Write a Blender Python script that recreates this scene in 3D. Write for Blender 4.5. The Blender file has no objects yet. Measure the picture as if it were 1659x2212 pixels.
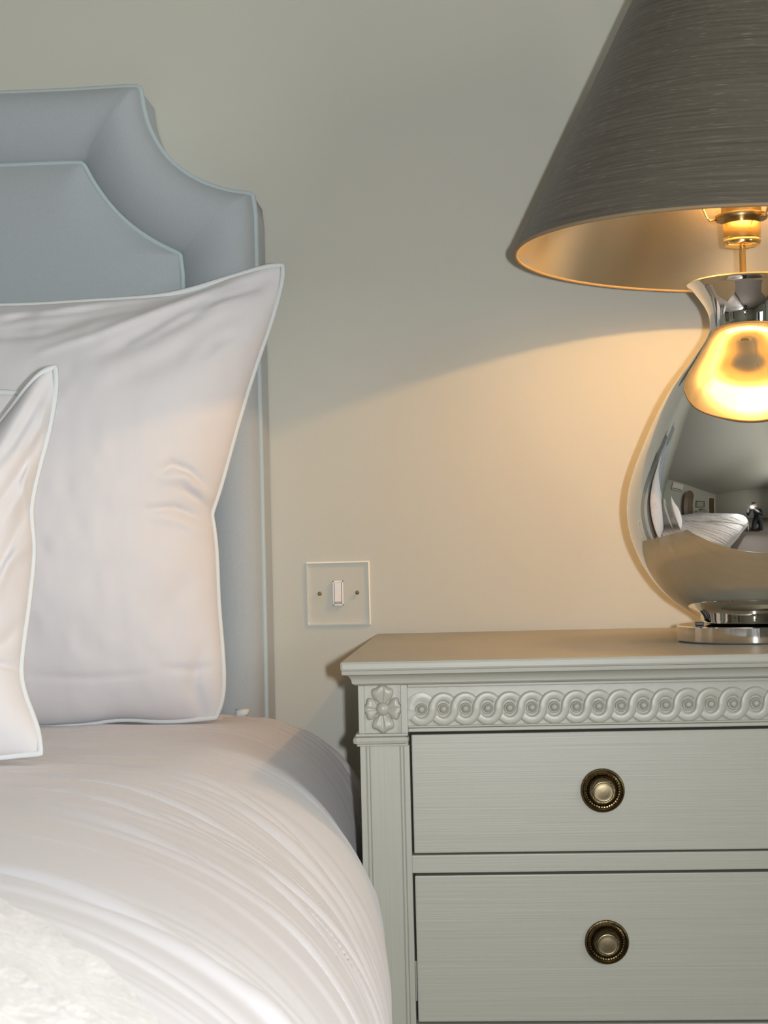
import bpy, bmesh, math, random
import numpy as np
from mathutils import Vector, Matrix
random.seed(3)
sc = bpy.context.scene
C = bpy.context.collection
PI = math.pi

# ------------------------------------------------------------------ camera
F_PX, W, H = 3393.3, 1659, 2212
YAW, PITCH, ROLL, D, ZC = .0623, .0270, -.0246, 2.1182, .9061     # camera stands D in front of the bed wall (y = 0)
CAM = Vector((0, -D, ZC))
_r0 = Vector((math.cos(YAW), math.sin(YAW), 0))
_f0 = Vector((-math.sin(YAW), math.cos(YAW), 0))
FW = _f0*math.cos(PITCH) + Vector((0, 0, 1))*math.sin(PITCH)
_u0 = -_f0*math.sin(PITCH) + Vector((0, 0, 1))*math.cos(PITCH)
RT = _r0*math.cos(ROLL) + _u0*math.sin(ROLL)
UP = -_r0*math.sin(ROLL) + _u0*math.cos(ROLL)
cd = bpy.data.cameras.new('camera'); cam = bpy.data.objects.new('camera', cd); C.objects.link(cam)
cam.matrix_world = Matrix(((RT.x, UP.x, -FW.x, CAM.x), (RT.y, UP.y, -FW.y, CAM.y), (RT.z, UP.z, -FW.z, CAM.z), (0, 0, 0, 1)))
cd.sensor_fit = 'HORIZONTAL'; cd.sensor_width = 36; cd.lens = F_PX*36/W; cd.clip_start = .02
cd.dof.use_dof = True; cd.dof.focus_distance = 1.85; cd.dof.aperture_fstop = 24
sc.camera = cam

# ------------------------------------------------------------------ light and exposure
sc.view_settings.view_transform = 'Standard'; sc.view_settings.look = 'None'
sc.view_settings.gamma = 1; sc.view_settings.use_curve_mapping = False
sc.view_settings.exposure = 0.03
wd = bpy.data.worlds.new('world'); sc.world = wd; wd.use_nodes = True
wd.node_tree.nodes['Background'].inputs[0].default_value = (.72, .86, .95, 1)
wd.node_tree.nodes['Background'].inputs[1].default_value = 1.2
sc.cycles.sample_clamp_indirect = 6
sc.cycles.max_bounces = 10
def light(name, kind, loc, energy, col, look=None, **k):
    l = bpy.data.lights.new(name, kind); l.energy = energy; l.color = col
    for a, b in k.items(): setattr(l, a, b)
    o = bpy.data.objects.new(name, l); o.location = loc; C.objects.link(o)
    if look is not None: o.rotation_euler = (Vector(look)-Vector(loc)).to_track_quat('-Z', 'Y').to_euler()
    return o
# the flash of the photographer's camera, beside the lens
FLASH = Vector((.056, -D+.012, ZC+.008))
light('camera_flash', 'AREA', FLASH, 17.3, (.97, .985, 1.0), FLASH+Vector((-.10, 1, 0)), shape='RECTANGLE', size=.016, size_y=.026)
# daylight falling in through the window of the right wall
light('window_daylight', 'AREA', (2.08, -2.3, 1.55), 68, (.97, .96, .90), (0, -2.3, 1.45), shape='RECTANGLE', size=1.35, size_y=1.35)
BULB_E = 6.2; BULB_COL = (1.0, .55, .18)

# ------------------------------------------------------------------ helpers
def ray(px, py):
    return (FW + RT*((px-W/2)/F_PX) - UP*((py-H/2)/F_PX))
def at(px, py, y):                     # point of the world plane y = const seen at a place of the photograph
    d = ray(px, py); return CAM + d*((y-CAM.y)/d.y)
def at_plane(px, py, p0, n):
    d = ray(px, py); return CAM + d*((p0-CAM).dot(n)/d.dot(n))
def z4(X, Y): return (700+X/3.318, 1340+Y/3.318)

def srgb(r, g, b):
    f = lambda c: (c/255/12.92 if c/255 <= .04045 else ((c/255+.055)/1.055)**2.4)
    return (f(r), f(g), f(b))
def mat(name, col, rough=.6, metal=0, spec=.5, noise=None, bump=None, sheen=0, coat=0, emis=None, uv=False):
    """noise = (scale xyz, amount, detail); bump = (scale xyz, strength, distance)"""
    m = bpy.data.materials.new(name); m.use_nodes = True; nt = m.node_tree
    b = nt.nodes['Principled BSDF']
    b.inputs['Base Color'].default_value = (*col, 1); b.inputs['Roughness'].default_value = rough
    b.inputs['Metallic'].default_value = metal; b.inputs['Specular IOR Level'].default_value = spec
    b.inputs['Sheen Weight'].default_value = sheen; b.inputs['Coat Weight'].default_value = coat
    if emis: b.inputs['Emission Color'].default_value = (*emis[0], 1); b.inputs['Emission Strength'].default_value = emis[1]
    tc = nt.nodes.new('ShaderNodeTexCoord'); src = tc.outputs['UV' if uv else 'Object']
    def ntex(sc_, det):
        mp = nt.nodes.new('ShaderNodeMapping'); mp.inputs['Scale'].default_value = sc_
        n = nt.nodes.new('ShaderNodeTexNoise'); n.inputs['Scale'].default_value = 1; n.inputs['Detail'].default_value = det
        nt.links.new(src, mp.inputs[0]); nt.links.new(mp.outputs[0], n.inputs['Vector']); return n
    if noise:
        n = ntex(noise[0], noise[2]); r = nt.nodes.new('ShaderNodeValToRGB')
        a = noise[1]; r.color_ramp.elements[0].position = .3; r.color_ramp.elements[1].position = .7
        r.color_ramp.elements[0].color = (*[c*(1-a) for c in col], 1)
        r.color_ramp.elements[1].color = (*[min(1, c*(1+a)) for c in col], 1)
        nt.links.new(n.outputs['Fac'], r.inputs[0]); nt.links.new(r.outputs[0], b.inputs['Base Color'])
    if bump:
        n = ntex(bump[0], 3); bp = nt.nodes.new('ShaderNodeBump')
        bp.inputs['Strength'].default_value = bump[1]; bp.inputs['Distance'].default_value = bump[2]
        nt.links.new(n.outputs['Fac'], bp.inputs['Height']); nt.links.new(bp.outputs[0], b.inputs['Normal'])
    return m

def link(o, parent=None):
    C.objects.link(o)
    if parent is not None: o.parent = parent
    return o
def root_of(p):
    while p.parent is not None: p = p.parent
    return p
def mesh(name, vs, fs, m, parent=None, smooth=True, local=False):
    """vertices in world metres; kept relative to the thing's base when there is a parent"""
    off = Vector((0, 0, 0))
    if parent is not None and not local: off = root_of(parent).location
    me = bpy.data.meshes.new(name)
    me.from_pydata([(v[0]-off[0], v[1]-off[1], v[2]-off[2]) for v in vs], [], fs)
    me.update()
    if m: me.materials.append(m)
    if smooth: me.polygons.foreach_set('use_smooth', [True]*len(me.polygons))
    return link(bpy.data.objects.new(name, me), parent)
def finish(bm, name, m, parent=None, smooth=False, local=False):
    bmesh.ops.recalc_face_normals(bm, faces=bm.faces)
    off = Vector((0, 0, 0))
    if parent is not None and not local: off = root_of(parent).location
    bmesh.ops.translate(bm, verts=bm.verts, vec=-off)
    me = bpy.data.meshes.new(name); bm.to_mesh(me); bm.free()
    if m: me.materials.append(m)
    me.polygons.foreach_set('use_smooth', [True]*len(me.polygons)); me.set_sharp_from_angle(angle=math.radians(38 if smooth else 12))
    return link(bpy.data.objects.new(name, me), parent)
def bx(bm, x0, x1, y0, y1, z0, z1, bev=0, seg=2):
    r = bmesh.ops.create_cube(bm, size=1)
    for v in r['verts']:
        v.co = Vector(((x0+x1)/2+v.co.x*(x1-x0), (y0+y1)/2+v.co.y*(y1-y0), (z0+z1)/2+v.co.z*(z1-z0)))
    if bev:
        es = {e for v in r['verts'] for e in v.link_edges}
        bmesh.ops.bevel(bm, geom=list(es), offset=bev, segments=seg, profile=.6, affect='EDGES')
def box(name, b, m, parent=None, bev=0, seg=2, local=False):
    bm = bmesh.new(); bx(bm, *b, bev=bev, seg=seg); return finish(bm, name, m, parent, smooth=seg > 3, local=local)
def boxes(name, bs, m, parent=None, bev=0):
    bm = bmesh.new()
    for b in bs: bx(bm, *b, bev=bev)
    return finish(bm, name, m, parent)
def lathe(name, prof, cx, cy, m, parent=None, seg=96, axis='z', uv=False, local=False, tilt=None):
    vs, fs = [], []
    for r, z in prof:
        for k in range(seg):
            a = 2*PI*k/seg
            if axis == 'z':
                v = [cx+r*math.cos(a), cy+r*math.sin(a), z]
                if tilt: v[2] += r*(math.cos(a)*tilt[0]+math.sin(a)*tilt[1]); v[0] -= (z-tilt[2])*tilt[0]
            else: v = [cx+r*math.cos(a), -z, cy+r*math.sin(a)]      # axis along -y
            vs.append(v)
    n = len(prof)
    for i in range(n-1):
        for k in range(seg):
            k2 = (k+1) % seg
            fs.append((i*seg+k, i*seg+k2, (i+1)*seg+k2, (i+1)*seg+k))
    o = mesh(name, vs, fs, m, parent, local=local)
    if uv:
        ul = o.data.uv_layers.new(name='UVMap')
        for p in o.data.polygons:
            i, k = divmod(p.index, seg)
            co = [(k, i), (k+1, i), (k+1, i+1), (k, i+1)]
            for li, (a, b) in zip(p.loop_indices, co): ul.data[li].uv = (a/seg, b/(n-1))
    bm = bmesh.new(); bm.from_mesh(o.data); bmesh.ops.recalc_face_normals(bm, faces=bm.faces); bm.to_mesh(o.data); bm.free()
    o.data.set_sharp_from_angle(angle=math.radians(38))
    return o
def tube(name, pts, r, m, parent=None, seg=10, closed=False, flat=1.0, local=False, ell=None):
    P = [Vector(p) for p in pts]; n = len(P); vs, fs = [], []
    prev = None
    for i in range(n):
        t = (P[(i+1) % n]-P[i-1]) if closed else (P[min(i+1, n-1)]-P[max(i-1, 0)])
        t.normalize()
        if prev is None:
            a = Vector((0, 1, 0)) if abs(t.y) < .9 else Vector((1, 0, 0))
        else: a = prev
        a = (a - t*a.dot(t)).normalized(); b = t.cross(a); prev = a
        rr = r[i] if isinstance(r, (list, tuple)) else r
        for k in range(seg):
            q = 2*PI*k/seg; vs.append(P[i]+a*(rr*flat*math.cos(q))+b*(rr*math.sin(q)))
    for i in range(n if closed else n-1):
        j = (i+1) % n
        for k in range(seg):
            k2 = (k+1) % seg; fs.append((i*seg+k, i*seg+k2, j*seg+k2, j*seg+k))
    if not closed: fs += [tuple(range(seg))[::-1], tuple((n-1)*seg+k for k in range(seg))]
    return mesh(name, vs, fs, m, parent, local=local)
def gridmesh(name, G, m, parent=None, smooth=True):
    """G: (rows, cols, 3) array of points"""
    R_, K_, _ = G.shape; vs = G.reshape(-1, 3).tolist()
    fs = [(i*K_+j, i*K_+j+1, (i+1)*K_+j+1, (i+1)*K_+j) for i in range(R_-1) for j in range(K_-1)]
    return mesh(name, vs, fs, m, parent, smooth)
def thing(name, label, cat, loc=(0, 0, 0), group=None):
    o = bpy.data.objects.new(name, None); o.location = loc; o.empty_display_size = .1; C.objects.link(o)
    o['label'] = label; o['category'] = cat
    if group: o['group'] = group
    return o
def tag(o, label, cat, group=None):
    o['label'] = label; o['category'] = cat
    if group: o['group'] = group
    return o
def struct(o): o['kind'] = 'structure'; return o
def polyline(pts, n):
    """resample a polyline to n points by arc length"""
    P = np.array([list(p) for p in pts], float); s = np.r_[0, np.cumsum(np.linalg.norm(np.diff(P, axis=0), axis=1))]
    t = np.linspace(0, s[-1], n); return np.stack([np.interp(t, s, P[:, k]) for k in range(P.shape[1])], 1)
def smoothline(pts, n, it=2):
    P = [np.array(list(p), float) for p in pts]
    for _ in range(it):
        Q = [P[0]]
        for a, b in zip(P[:-1], P[1:]): Q += [a*.75+b*.25, a*.25+b*.75]
        P = Q+[P[-1]]
    return polyline(P, n)
_rng = np.random.RandomState(11); _T = _rng.rand(256, 256)
def vnoise(x, y):
    xi = np.floor(x).astype(int); yi = np.floor(y).astype(int); fx = x-xi; fy = y-yi
    fx = fx*fx*fx*(fx*(fx*6-15)+10); fy = fy*fy*fy*(fy*(fy*6-15)+10)
    g = lambda a, b: _T[a % 256, b % 256]
    return (g(xi, yi)*(1-fx)+g(xi+1, yi)*fx)*(1-fy)+(g(xi, yi+1)*(1-fx)+g(xi+1, yi+1)*fx)*fy
def ridge(x, y, p): return (1-np.abs(2*vnoise(x, y)-1))**p
def seg_dist(X, Y, pts):
    """distance to a polyline and position 0..1 along it"""
    best = np.full(X.shape, 1e9); tt = np.zeros(X.shape)
    L = np.r_[0, np.cumsum([math.hypot(b[0]-a[0], b[1]-a[1]) for a, b in zip(pts[:-1], pts[1:])])]
    for i, (a, b) in enumerate(zip(pts[:-1], pts[1:])):
        dx, dy = b[0]-a[0], b[1]-a[1]; l2 = dx*dx+dy*dy
        t = np.clip(((X-a[0])*dx+(Y-a[1])*dy)/l2, 0, 1)
        d = np.hypot(X-a[0]-t*dx, Y-a[1]-t*dy); w = d < best
        best = np.where(w, d, best); tt = np.where(w, (L[i]+t*(L[i+1]-L[i]))/L[-1], tt)
    return best, tt

# ------------------------------------------------------------------ materials
M = {}
M['wall'] = mat('painted_wall', (.545, .545, .485), .75, noise=((1.2, 1.2, 1.2), .015, 2), bump=((260, 260, 260), .12, .001))
M['ceiling'] = mat('ceiling_paint', (.62, .61, .56), .85)
M['carpet'] = mat('carpet', (.25, .22, .2), .95, noise=((90, 90, 90), .2, 3), bump=((400, 400, 400), .4, .004))
M['white_paint'] = mat('white_gloss_paint', (.75, .74, .7), .35)
M['head'] = mat('blue_grey_linen', (.35, .388, .415), .85, noise=((900, 900, 260), .04, 2), bump=((1100, 1100, 500), .3, .0005), sheen=.2)
M['pipe'] = mat('pale_blue_piping', (.40, .475, .50), .7, sheen=.2)
M['cotton'] = mat('white_cotton', (.62, .607, .63), .8, bump=((700, 700, 700), .12, .0005), sheen=.15)
M['trim'] = mat('pale_seam_trim', (.60, .63, .645), .75, bump=((300, 300, 300), .3, .0008))
M['duvet'] = mat('duvet_cotton', (.535, .525, .548), .72, bump=((600, 600, 600), .1, .0005), sheen=.2)
M['stripe'] = mat('taupe_stripe', (.25, .2, .18), .8)
M['throw'] = mat('cream_wool', (.45, .435, .425), .95, noise=((34, 34, 34), .10, 5), bump=((140, 140, 140), .6, .004), sheen=.4)
M['chest'] = mat('painted_wood_across', (.318, .316, .272), .42, noise=((5, 60, 800), .045, 4), bump=((6, 60, 900), .16, .0006))
M['chest_v'] = mat('painted_wood_upright', (.318, .316, .272), .42, noise=((700, 60, 5), .04, 4), bump=((800, 60, 6), .16, .0006))
M['carved'] = mat('painted_carving', (.318, .316, .272), .38, noise=((40, 40, 40), .05, 3), bump=((150, 150, 150), .15, .001))
M['dark'] = mat('gap_shade', (.02, .02, .018), .9)  # near-black colour for the shade in the drawer gaps
M['runner'] = mat('steel_runner', (.5, .48, .46), .35, metal=1)
M['brass'] = mat('antique_brass', (.115, .085, .042), .33, metal=1, noise=((300, 300, 300), .35, 3), bump=((500, 500, 500), .35, .0006))
M['brass_light'] = mat('rubbed_brass', (.20, .165, .10), .36, metal=1, noise=((200, 200, 200), .15, 3))
M['gold'] = mat('polished_brass', (.85, .62, .30), .18, metal=1)
M['chrome'] = mat('polished_nickel', (.78, .75, .70), .07, metal=1)
M['mirror_glass'] = mat('silvered_glass', (.80, .79, .76), .025, metal=1, coat=.3)
M['liner'] = mat('metallic_shade_lining', (.90, .80, .62), .26, metal=1)
M['shade_trim'] = mat('shade_binding', (.26, .19, .11), .7)
M['black'] = mat('black_plastic', (.02, .02, .02), .4)
M['plastic'] = mat('white_plastic', (.80, .76, .74), .35)
M['switch_screw'] = mat('brass_screw', (.42, .33, .15), .3, metal=1)
M['wood'] = mat('brown_wood', (.14, .085, .045), .4, noise=((3, 3, 40), .3, 4))
M['picture_glass'] = mat('looking_glass', (.75, .77, .75), .04, metal=1)
M['curtain'] = mat('pale_green_curtain', (.45, .58, .54), .85)
M['skin'] = mat('skin', (.55, .34, .25), .55)
M['cloth_dark'] = mat('black_clothing', (.02, .022, .03), .85)
M['cloth_white'] = mat('white_cuff', (.7, .7, .7), .8)
M['hair'] = mat('brown_hair', (.06, .035, .02), .6)

def silk():
    m = mat('taupe_silk', (.10, .088, .07),   .6, sheen=.08); nt = m.node_tree; b = nt.nodes['Principled BSDF']
    tc = nt.nodes.new('ShaderNodeTexCoord')
    def n(s, det=4, rough=.6):
        mp = nt.nodes.new('ShaderNodeMapping'); mp.inputs['Scale'].default_value = s
        t = nt.nodes.new('ShaderNodeTexNoise'); t.inputs['Scale'].default_value = 1; t.inputs['Detail'].default_value = det; t.inputs['Roughness'].default_value = rough
        nt.links.new(tc.outputs['UV'], mp.inputs[0]); nt.links.new(mp.outputs[0], t.inputs['Vector']); return t
    a = n((9, 130, 1)); r = nt.nodes.new('ShaderNodeValToRGB'); r.color_ramp.elements[0].position = .3; r.color_ramp.elements[1].position = .75
    r.color_ramp.elements[0].color = (.066, .055, .040, 1); r.color_ramp.elements[1].color = (.135, .118, .092, 1)
    nt.links.new(a.outputs[0], r.inputs[0])
    s = n((46, 520, 1), 2, .5); r2 = nt.nodes.new('ShaderNodeValToRGB'); r2.color_ramp.elements[0].position = .64; r2.color_ramp.elements[1].position = .74
    nt.links.new(s.outputs[0], r2.inputs[0])
    mx = nt.nodes.new('ShaderNodeMix'); mx.data_type = 'RGBA'; mx.inputs[7].default_value = (.34, .30, .24, 1)
    nt.links.new(r2.outputs[0], mx.inputs[0]); nt.links.new(r.outputs[0], mx.inputs[6]); nt.links.new(mx.outputs[2], b.inputs['Base Color'])
    f = n((900, 380, 1), 2); bp = nt.nodes.new('ShaderNodeBump'); bp.inputs['Strength'].default_value = .3; bp.inputs['Distance'].default_value = .0006
    nt.links.new(f.outputs[0], bp.inputs['Height']); nt.links.new(bp.outputs[0], b.inputs['Normal'])
    return m
M['silk'] = silk()
def clear(name, tint, gloss):
    m = bpy.data.materials.new(name); m.use_nodes = True; nt = m.node_tree; nt.nodes.clear()
    o = nt.nodes.new('ShaderNodeOutputMaterial'); t = nt.nodes.new('ShaderNodeBsdfTransparent'); g = nt.nodes.new('ShaderNodeBsdfGlossy')
    t.inputs[0].default_value = (*tint, 1); g.inputs['Roughness'].default_value = .05
    f = nt.nodes.new('ShaderNodeFresnel'); f.inputs[0].default_value = gloss; mx = nt.nodes.new('ShaderNodeMixShader')
    nt.links.new(f.outputs[0], mx.inputs[0]); nt.links.new(t.outputs[0], mx.inputs[1]); nt.links.new(g.outputs[0], mx.inputs[2]); nt.links.new(mx.outputs[0], o.inputs[0])
    return m
M['clear'] = clear('clear_glass', (.97, .97, .95), 1.35)
M['acrylic'] = clear('clear_acrylic', (1, 1, 1), 1.03)
M['filament'] = mat('glowing_filament', (1, .8, .5), .5, emis=((1, .62, .25), 60))

# ------------------------------------------------------------------ room
XL, XR, YF, ZT = -3.3, 2.0, -4.6, 2.5
struct(box('wall_back', (XL-.1, XR+.1, 0, .1, 0, ZT), M['wall']))
struct(box('wall_left', (XL-.1, XL, YF, 0, 0, ZT), M['wall']))
struct(box('wall_front', (XL-.1, XR+.1, YF-.1, YF, 0, ZT), M['wall']))
struct(boxes('wall_right', [(XR, XR+.1, YF, -3.0, 0, ZT), (XR, XR+.1, -1.6, 0, 0, ZT), (XR, XR+.1, -3.0, -1.6, 0, .85), (XR, XR+.1, -3.0, -1.6, 2.2, ZT)], M['wall']))
struct(box('floor', (XL-.1, XR+.1, YF-.1, .1, -.1, 0), M['carpet']))
struct(box('ceiling', (XL-.1, XR+.1, YF-.1, .1, ZT, ZT+.1), M['ceiling']))
struct(box('baseboard_back', (XL, XR, -.018, 0, 0, .14), M['white_paint'], bev=.004))
struct(box('baseboard_left', (XL, XL+.018, YF, -.018, 0, .14), M['white_paint'], bev=.004))
win = struct(boxes('window_1', [(XR+.02, XR+.07, -3.0, -2.94, .85, 2.2), (XR+.02, XR+.07, -1.66, -1.6, .85, 2.2), (XR+.02, XR+.07, -3.0, -1.6, .85, .91),
      (XR+.02, XR+.07, -3.0, -1.6, 2.14, 2.2), (XR+.02, XR+.07, -2.325, -2.275, .85, 2.2)], M['white_paint']))
box('window_pane', (XR+.04, XR+.046, -2.94, -2.325, .91, 2.14), M['clear'], win)
box('window_pane', (XR+.04, XR+.046, -2.275, -1.66, .91, 2.14), M['clear'], win)
def curtain(y0, y1, label):
    ys = np.linspace(y0, y1, 90); zs = np.linspace(.03, 2.28, 12)
    G = np.zeros((12, 90, 3)); G[:, :, 1] = ys[None]; G[:, :, 2] = zs[:, None]
    G[:, :, 0] = XR-.09+.028*np.sin((ys-y0)*2*PI/.085)[None]
    o = gridmesh('curtain', G, M['curtain']); tag(o, label, 'curtain', 'curtains of the window'); mo = o.modifiers.new('s', 'SOLIDIFY'); mo.thickness = .004
curtain(-1.62, -1.22, 'pale green curtain of the right wall window, panel nearer the bed wall')
curtain(-3.40, -3.0, 'pale green curtain of the right wall window, panel farther from the bed wall')
tag(tube('curtain_rod', [(XR-.09, -3.5, 2.3), (XR-.09, -1.1, 2.3)], .012, M['chrome']), 'slim metal curtain rod above the window', 'curtain rod')

# things on the far side of the room, seen mirrored in the lamp
t = thing('air_conditioner', 'white wall air conditioner under the ceiling on the left wall', 'air conditioner', (XL, -.9, 2.1))
box('casing', (XL, XL+.2, -1.3, -.5, 2.08, 2.36), M['plastic'], t, bev=.02)
box('air_slot', (XL+.1, XL+.204, -1.25, -.55, 2.1, 2.13), M['black'], t)
t = thing('wardrobe', 'tall brown wooden wardrobe with an arched top against the left wall', 'wardrobe', (XL, -1.75, 0))
bm = bmesh.new(); bx(bm, XL+.02, XL+.45, -2.05, -1.45, .0, 1.8)
r = bmesh.ops.create_cone(bm, cap_ends=True, segments=32, radius1=.3, radius2=.3, depth=.44)
bmesh.ops.rotate(bm, verts=r['verts'], cent=(0, 0, 0), matrix=Matrix.Rotation(PI/2, 4, 'Y'))
bmesh.ops.translate(bm, verts=r['verts'], vec=(XL+.24, -1.75, 1.8))
finish(bm, 'body', M['wood'], t)
for s, ya, yb in ((-1, -2.04, -1.755), (1, -1.745, -1.46)):
    d_ = box('door', (XL+.45, XL+.47, ya, yb, .08, 1.78), M['wood'], t, bev=.004)
    lathe('knob', [(.001, -.03), (.012, -.028), (.012, -.01), (.006, 0)], 0, 0, M['brass'], d_, seg=16, local=True).location = (.47+.002, (-1.75+s*.03)+1.75, 1.0)
t = thing('mirror', 'framed rectangular mirror hanging on the left wall above the table', 'mirror', (XL, -2.9, 1.2))
boxes('frame', [(XL, XL+.03, -3.3, -2.5, 1.55, 1.6), (XL, XL+.03, -3.3, -2.5, 1.0, 1.05), (XL, XL+.03, -3.3, -3.25, 1.0, 1.6), (XL, XL+.03, -2.55, -2.5, 1.0, 1.6)], M['brass'], t, bev=.004)
box('mirror_glass', (XL, XL+.012, -3.25, -2.55, 1.05, 1.55), M['picture_glass'], t)
t = thing('side_table', 'narrow white table under the mirror on the left wall', 'table', (XL+.2, -2.9, 0))
box('table_top', (XL+.01, XL+.38, -3.4, -2.4, .72, .75), M['white_paint'], t, bev=.004)
for dx in (.03, .33):
    for yy in (-3.38, -2.46): box('leg', (XL+dx, XL+dx+.035, yy, yy+.035, 0, .72), M['white_paint'], t)
for i, (yy, rr, hh) in enumerate([(-2.75, .05, .14), (-2.9, .035, .2), (-3.1, .045, .1)]):
    tag(lathe('vase', [(.001, .75), (rr*.7, .75), (rr, .75+hh*.4), (rr*.5, .75+hh*.8), (rr*.7, .75+hh)], XL+.2, yy, M['black'], seg=24),
        ['dark round vase on the narrow table, nearest the bed wall', 'tall dark vase in the middle of the narrow table', 'low dark vase on the narrow table, farthest from the bed wall'][i], 'vase', 'vases on the narrow table')
struct(box('door_1', (XL, XL+.03, -4.35, -3.75, 0, 2.0), M['wood'], bev=.004))
struct(boxes('trim_1', [(XL, XL+.04, -4.43, -4.35, 0, 2.08), (XL, XL+.04, -3.75, -3.67, 0, 2.08), (XL, XL+.04, -4.35, -3.75, 2.0, 2.08)], M['white_paint'], bev=.003))

# ------------------------------------------------------------------ light switch
tl = at(660.9, 1214.7, -.004); S_ = .086
sx, sz = tl.x, tl.z
t = thing('light_switch', 'single rocker light switch on a clear square plate beside the headboard', 'light switch', (sx+S_/2, 0, sz-S_/2))
box('plate', (sx+.0012, sx+S_-.0012, -.004, -.0005, sz-S_+.0012, sz-.0012), M['acrylic'], t)
e_ = .0016
fr = mat('acrylic_edge_highlight', (.95, .96, .93), .3, emis=None)  # near-white colour paints the highlights along the clear plate's bevel
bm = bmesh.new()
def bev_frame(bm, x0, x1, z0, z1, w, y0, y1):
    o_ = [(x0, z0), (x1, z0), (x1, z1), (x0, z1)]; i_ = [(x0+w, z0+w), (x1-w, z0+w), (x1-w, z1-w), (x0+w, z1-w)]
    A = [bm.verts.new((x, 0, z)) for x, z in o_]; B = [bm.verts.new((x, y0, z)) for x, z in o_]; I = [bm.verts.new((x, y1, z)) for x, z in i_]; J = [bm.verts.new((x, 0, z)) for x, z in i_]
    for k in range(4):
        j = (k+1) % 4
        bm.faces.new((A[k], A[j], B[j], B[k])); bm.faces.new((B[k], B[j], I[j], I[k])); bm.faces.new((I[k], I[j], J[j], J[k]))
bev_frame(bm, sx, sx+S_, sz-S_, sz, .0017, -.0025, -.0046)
finish(bm, 'bevel_highlight', fr, t)
mx_, mz_ = sx+S_*.497, sz-S_*.495
boxes('rocker_frame', [(mx_-.0072, mx_-.0052, -.0058, -.001, mz_-.0168, mz_+.0168), (mx_+.0052, mx_+.0072, -.0058, -.001, mz_-.0168, mz_+.0168),
      (mx_-.0072, mx_+.0072, -.0058, -.001, mz_+.0148, mz_+.0168), (mx_-.0072, mx_+.0072, -.0058, -.001, mz_-.0168, mz_-.0148)], M['plastic'], t, bev=.0004)
mesh('rocker', [(mx_+s*.0045, y, mz_+z) for s in (-1, 1) for (y, z) in ((-.001, .0146), (-.0078, .0146), (-.0068, 0), (-.0098, -.0112), (-.0045, -.0146), (-.001, -.0146))],
     [(0, 1, 2, 3, 4, 5), (11, 10, 9, 8, 7, 6)]+[(k, k+6, (k+1) % 6+6, (k+1) % 6) for k in range(6)], M['plastic'], t, smooth=False)
for px, py in ((690.4, 1282.6), (771.5, 1280.3)):
    p = at(px, py, -.006); s_ = lathe('screw', [(.0001, .0068), (.0012, .0066), (.0024, .006), (.0028, .0048), (.0028, .0035)], p.x, p.z, M['switch_screw'], t, seg=20, axis='y')

# ------------------------------------------------------------------ bed
YH = -.09
ow = [at(px, py, YH) for px, py in [(159, 194.6), (278.5, 186.5), (296, 186.5), (303, 192), (306, 210), (308.5, 230), (318, 269), (342, 317), (370, 351), (413.8, 383.5), (457.5, 402.6), (501, 413.8), (537, 418.5), (546, 421), (550.5, 430)]]
iw = [at(px, py, YH-.01) for px, py in [(100, 351.5), (159, 349.5), (173, 350.5), (180, 357), (192, 380), (206.9, 404.6), (242.7, 452.4), (286.4, 492), (334, 523), (378, 544), (387, 549), (391.5, 560)]]
def _scoop(P, a, b, n=26): return P[:a]+[Vector(v) for v in smoothline(P[a:b], n, 3)]+P[b:]
ow = _scoop(ow, 4, 12); iw = _scoop(iw, 3, 10)
XB = -1.16                                                         # middle of the bed
ZLOW = .30
def half(pl, zt):
    P = [(XB, YH, zt)]+[(p.x, YH, min(p.z, zt)) for p in pl]
    P.append((P[-1][0], YH, ZLOW)); return P
zo, zi = ow[1].z, iw[0].z
def dense(P, n): return polyline([(p[0], p[2]) for p in P], n)
No = 200
def seg_dense(P, counts):
    out = []
    for (a, b), n in zip(zip(P[:-1], P[1:]), counts): out.append(polyline([a, b], n+1)[:-1])
    return np.vstack(out+[np.array([P[-1]])])
# matched outlines: flat top, scooped corner, upright side
def three(P, k0, k1, n):
    Q = [(p[0], p[2]) for p in P]
    return np.vstack([polyline(Q[:k0+1], n[0])[:-1], polyline(Q[k0:k1+1], n[1])[:-1], polyline(Q[k1:], n[2])])
HO, HI = half(ow, zo), half(iw, zi)
O2 = three(HO, 3, len(HO)-3, (40, 70, 40)); I2 = three(HI, 3, len(HI)-3, (40, 70, 40))
bed = thing('bed', 'double bed with a shaped blue-grey upholstered headboard piped in pale blue', 'bed', (XB, -1.0, 0))
hb_back = []
def mirror(L): return np.vstack([L, np.c_[2*XB-L[::-1, 0], L[::-1, 1]]])
oL = np.vstack([O2[::-1], np.c_[2*XB-O2[1:, 0], O2[1:, 1]]]); iL = np.vstack([I2[::-1], np.c_[2*XB-I2[1:, 0], I2[1:, 1]]])
# border cushion
ts = np.linspace(0, 1, 22); G = np.zeros((22, len(oL), 3))
for i, tt in enumerate(ts):
    xy = oL*(1-tt)+iL*tt
    G[i, :, 0] = xy[:, 0]; G[i, :, 2] = xy[:, 1]
    b_ = .034*(math.sin(PI*min(1, tt*1.0)**.75))**.6 if 0 < tt < 1 else 0
    G[i, :, 1] = YH-b_+.004
seam = np.exp(-(np.abs(np.arange(len(oL))-(len(oL)//2-40+1))/.7)**2)+np.exp(-(np.abs(np.arange(len(oL))-(len(oL)//2+40-1))/.7)**2)
G[3:-3, :, 1] += (.0012*seam)[None]
head = gridmesh('headboard', G, M['head'], bed)
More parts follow.
